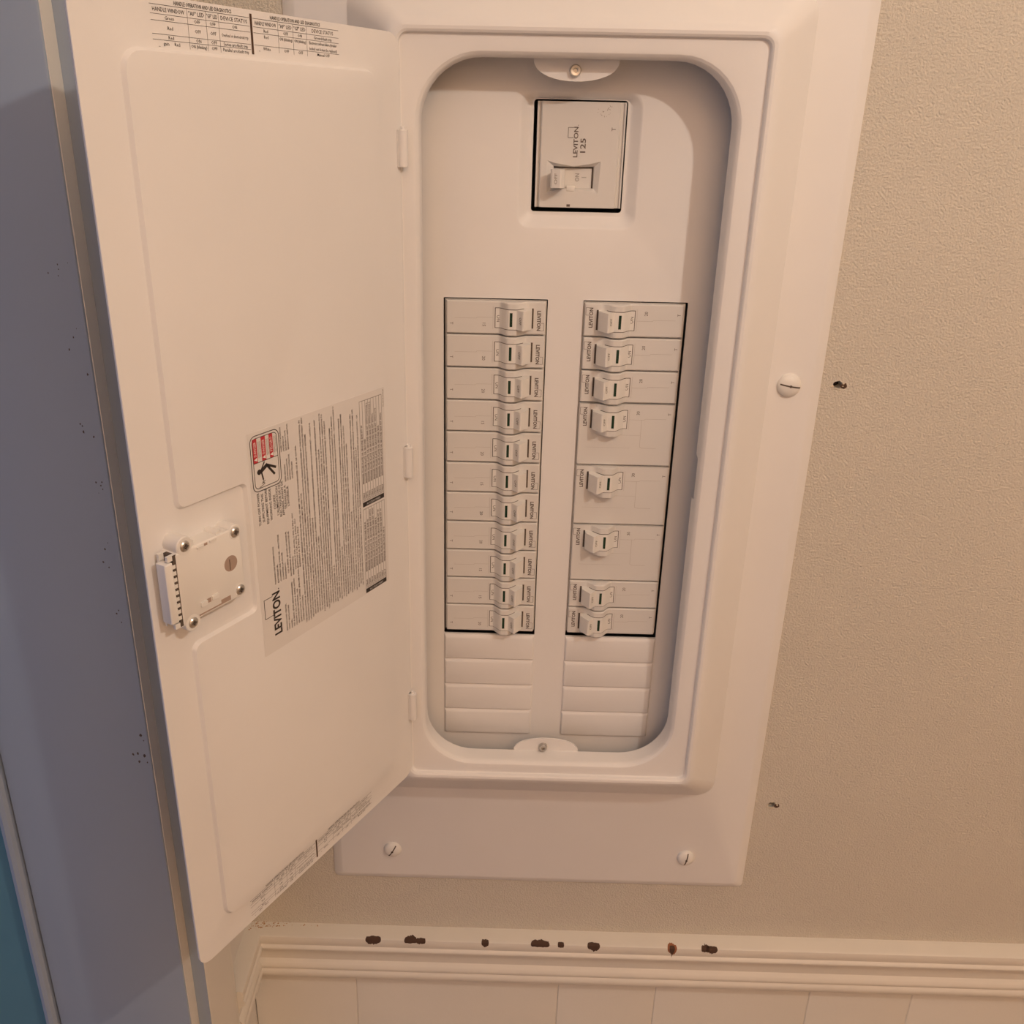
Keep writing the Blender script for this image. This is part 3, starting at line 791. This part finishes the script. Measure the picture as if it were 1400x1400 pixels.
def letters2(hz, amp, poles):
    m = MB(); EX, EY = (0, 0, -1), (1, 0, 0)
    put_text(m, 'ON', (.7, FACE + .62, hz - .4), EX, EY, 2.6, 4.8, 'c', 0, 2)
    sl = math.atan2(2.7, 2.3); ey = (math.cos(sl), math.sin(sl), 0)
    put_text(m, 'OFF', (17.0, FACE + 9.55, hz - .4), EX, ey, 2.2, 5.4, 'c', 0, 2)
    put_text(m, amp, (-9.6, FACE + .15, hz - 5.2), EX, EY, 2.3, None, 'c', 0, 2)
    put_text(m, 'T', (-33.4, FACE + .15, hz - 4.6), EX, EY, 2.2, None, 'c', 0, 2)
    return m
def faint(hz, poles):
    m = MB()
    m.strip([(-30, hz - .6), (-14, hz - .6), (-13.6, hz + .2), (-2.2, hz + .2)], .22, FACE + .1)
    m.strip([(-2.0, hz - 8.2), (-2.0, hz + 8.2)], .2, FACE + .1)
    if poles == 2:
        m.strip([(-11.5, hz), (-11.5, hz + 22), (-14, hz + 22.8), (-24, hz + 22.8)], .25, FACE + .1)
        m.strip([(-11, hz + 12.6), (4, hz + 12.6)], .15, FACE + .1); m.strip([(-4, hz + 22.8), (30, hz + 22.8)], .15, FACE + .1)
    return m
def window(hz):
    fr = MB(); gl = MB()
    h = lambda u: FACE + bump_profile(u) + .45
    fr.box(9.5, 12.6, h(9.5) - 1, h(11) + .12, hz - 5.7, hz + 5.7)
    gl.box(10.2, 12.1, h(10.4) - .5, h(11) + .22, hz - 5.0, hz + 5.0)
    return fr, gl
PROTO = {}
def proto(poles):
    if poles in PROTO: return PROTO[poles]
    hz = 0.0 if poles == 1 else -12.7
    d = dict(hz=hz)
    tmp = []
    def grab(mb, name, matn, **k):
        o = mb.build(name, matn, None, None, **k); me = o.data; bpy.data.objects.remove(o); return me
    d['body'] = grab(body_mesh(poles, hz), 'body', 'breaker_plastic', angle=28)
    d['handle'] = grab(rocker(hz), 'handle', 'handle_plastic', angle=24)
    d['handle_seam'] = grab(seam(hz), 'handle_seam', 'seam_dark')
    d['brand'] = grab(letters(hz, '', poles), 'brand_lettering', 'print_grey', smooth=False)
    fr, gl = window(hz)
    d['frame'] = grab(fr, 'window_frame', 'handle_plastic'); d['green'] = grab(gl, 'indicator_window', 'indicator_green')
    d['faint'] = grab(faint(hz, poles), 'moulded_line', 'moulded_shade', smooth=False)
    for amp in ('15', '20', '30', '40', '50'):
        d['amp' + amp] = grab(letters2(hz, amp, poles), 'rating_lettering', 'print_faint' if False else 'print_grey', smooth=False)
    PROTO[poles] = d
    return d
def breaker(poles, X, Z, flip, amp, label):
    p = proto(poles)
    root = empty('circuit_breaker', X, 0, Z + ZO)
    root.rotation_euler = (0, PI if flip else 0, 0)
    tag(root, label, 'circuit breaker', 'circuit breakers in two columns')
    def part(name, me, parent):
        o = bpy.data.objects.new(name, me); COL.objects.link(o); o.parent = parent; return o
    part('body', p['body'], root)
    h = part('handle', p['handle'], root)
    w = part('window_frame', p['frame'], h); part('indicator_window', p['green'], h)
    part('handle_seam', p['handle_seam'], root)
    part('brand_lettering', p['brand'], root); part('rating_lettering', p['amp' + amp], root); part('moulded_line', p['faint'], root)
    return root
ORD = ['topmost', 'second', 'third', 'fourth', 'fifth', 'sixth', 'seventh', 'eighth', 'ninth', 'tenth', 'bottom']
AMPL = ['15', '20', '20', '15', '20', '15', '20', '20', '15', '15', '20']
Z0 = -.3
for i in range(11):
    lab = {0: 'white single breaker at the top of the left column', 10: 'white single breaker at the bottom of the left column, above the blanks'}.get(i, 'white single breaker, %s from the top of the left column' % ORD[i])
    breaker(1, -50.6, Z0 - 12.6 - 25.06 * i, False, AMPL[i], lab)
Zc = Z0
RIGHT = [(1, '20', 'white single breaker at the top of the right column'), (1, '20', 'white single breaker, second from the top of the right column'), (1, '20', 'white single breaker, third from the top, above the right column\'s wide breakers'),
         (2, '30', 'uppermost of the three double-width white breakers in the right column'), (2, '30', 'middle one of the three double-width white breakers in the right column'), (2, '30', 'lowest of the three double-width white breakers in the right column'),
         (1, '20', 'white single breaker just below the wide breakers, second from bottom right'), (1, '20', 'white single breaker at the bottom of the right column')]
for poles, amp, lab in RIGHT:
    breaker(poles, 50.2, Zc - 12.6 * poles, True, amp, lab)
    Zc -= 25.06 * poles

# ------------------------------------------------------------------ main breaker
mx, mz = 5.0, 98.4
main = empty('main_breaker', mx, 0, mz + ZO)
tag(main, 'large white main breaker marked 125 above the two columns', 'main breaker')
MO = (mx, 0, mz)
F = -2.6                                        # face level
def B(mb, name, matn, parent=None, **k): return mb.build(name, matn, parent or main, MO, **k)
x0, x1, z0, z1 = -24.9, 35.2, 64.6, 133.2
pt = [(-17.5, 95.6), (-12, 94.0), (1, 91.9), (12, 93.6), (19.8, 95.4), (18.8, 74.2), (10, 76.2), (1, 77.6), (-10, 76.4), (-17.0, 74.2)]
inn = [(-12.0, 91.2), (15.0, 91.2), (15.0, 77.9), (-12.0, 77.9)]
m = MB()
face = rr2(-21.6, 30.6, z0, z1, .8, 3)
m.plate(face, [pt], F)
def near(p): return p
m.loft([[(x, F, z) for x, z in face], [(x, F - .5, z) for x, z in rr2(-22.2, 31.2, z0, z1, .8, 3)], [(x, F - 2.6, z) for x, z in rr2(-22.6, 31.6, z0, z1, .8, 3)]])
m.plate(rr2(x0, x1, z0, z1, .8, 3), [rr2(-22.6, 31.6, z0 + .02, z1 - .02, .8, 3)], F - 2.6)
lo_ = rr2(x0, x1, z0, z1, .8, 3)
m.loft([[(x, F - 2.6, z) for x, z in lo_], [(x, -50, z) for x, z in lo_]])
m.box(x0, x0 + 1.2, F - 2.6, F - 1.2, z0, z1); m.box(x1 - 1.0, x1, F - 2.6, F - 1.2, z0, z1)
# pocket walls sloping in to the handle slot
mid = [(-12.6, 92.0), (-9, 91.6), (1, 91.4), (12, 91.6), (15.6, 92.0), (15.4, 77.3), (10, 77.6), (1, 77.7), (-9, 77.6), (-12.6, 77.3)]
m.loft([[(x, F, z) for x, z in pt], [(x, F - 2.6, z) for x, z in mid], [(x, F - 4.2, z) for x, z in mid]])
B(m, 'body', 'breaker_plastic', angle=24)
m = MB()
m.loft([[(x, d, z) for d, z in ((F - 4.4, 77), (F - 4.4, 92.3))] for x in (-13, 16)], False)
B(m, 'slot_floor', 'breaker_plastic', smooth=False)
m = MB()
m.box(-12.4, 14.9, F - 4.3, F - 4.0, 90.6, 91.6); m.box(14.2, 15.1, F - 4.3, F - 4.0, 77.6, 91.6)
B(m, 'slot_gap', 'seam_dark', smooth=False)
m = MB()
prof = [(-14.6, 5.5), (-14.9, 7.0), (-14.0, 9.2), (-8.6, 11.6), (-7.6, 11.2), (-5.4, 7.5), (-4.6, -6.5), (-10.5, -6.5), (-12.0, 3.5)]
m.prism_z(prof, 78.2, 90.2)
h = B(m, 'handle', 'handle_plastic', angle=24)
m = MB()
put_text(m, 'OFF', (-10.6, 10.71, 84.2), (0, 0, 1), (-.914, -.406, 0), 2.0, 7, 'c')
m.v = [(x, d + .15, z) for x, d, z in m.v]
B(m, 'handle_lettering', 'print_faint', h, smooth=False)
m = MB(); m.pad(-3.2, 2.6, 75.6, 79.2, F - 3, F + .5, .4, .4); m.lathe((-.4, F + .4, 78), [(0.05, .3), (.5, .3), (.5, 0), (.05, 0)], 'd', 8)
B(m, 'lock_tab', 'handle_plastic')
m = MB()
VX, VY = (0, 0, 1), (-1, 0, 0)
put_text(m, 'LEVITON', (3.2, F + .12, 107.6), VX, VY, 2.9, 19.5, 'c', .02, 3)
put_text(m, '125', (8.6, F + .12, 105.5), VX, VY, 3.6, 9.2, 'c', .012, 3)
m.strip([(.2, 110.4), (-3.6, 110.4), (-3.6, 116.9), (.2, 116.9)], .3, F + .12)
put_text(m, '.', (3.2, F + .12, 118.4), VX, VY, 3, None, 'c')
put_text(m, 'T', (28.6, F + .12, 116.2), VX, VY, 2.8, None, 'c')
m.poly([(-2.6, 65.2), (-.2, 65.2), (-.2, 66.8), (-2.6, 66.8)], F + .12)
B(m, 'rating_lettering', 'print_grey', smooth=False)
m = MB()
put_text(m, 'ON', (5.6, F - 4.2, 84.6), VX, VY, 2.9, 5.2, 'c'); m.strip([(7.4, 84.6), (10.6, 84.6)], .3, F - 4.2)
rnd = random.Random(2)
for k in range(16):                             # rubbed stamp near the upper corner
    a, b = rnd.uniform(14, 25), rnd.uniform(122.5, 130.5)
    if rnd.random() < .5: m.strip([(a, b), (a + rnd.uniform(-1, 1), b + rnd.uniform(.4, 1.1))], .3, F + .12)
    else: m.poly([(a, b), (a + .5, b + .1), (a + .3, b + .5)], F + .12)
B(m, 'stamp_lettering', 'print_faint', smooth=False)

for o in bpy.data.objects:
    base = o.name.split('.')[0]
    if o.parent and base in ('small_print', 'label_table', 'edge_table', 'notice_lettering', 'logo_lettering', 'danger_small_print', 'danger_lettering', 'bar_lettering', 'danger_bar', 'label_table_bar',
                             'warning_pictogram', 'brand_lettering', 'rating_lettering', 'stamp_lettering', 'handle_lettering', 'moulded_line', 'torn_plaster', 'paint_scuff', 'handle_seam', 'slot_gap'):
        o['kind'] = 'stuff'
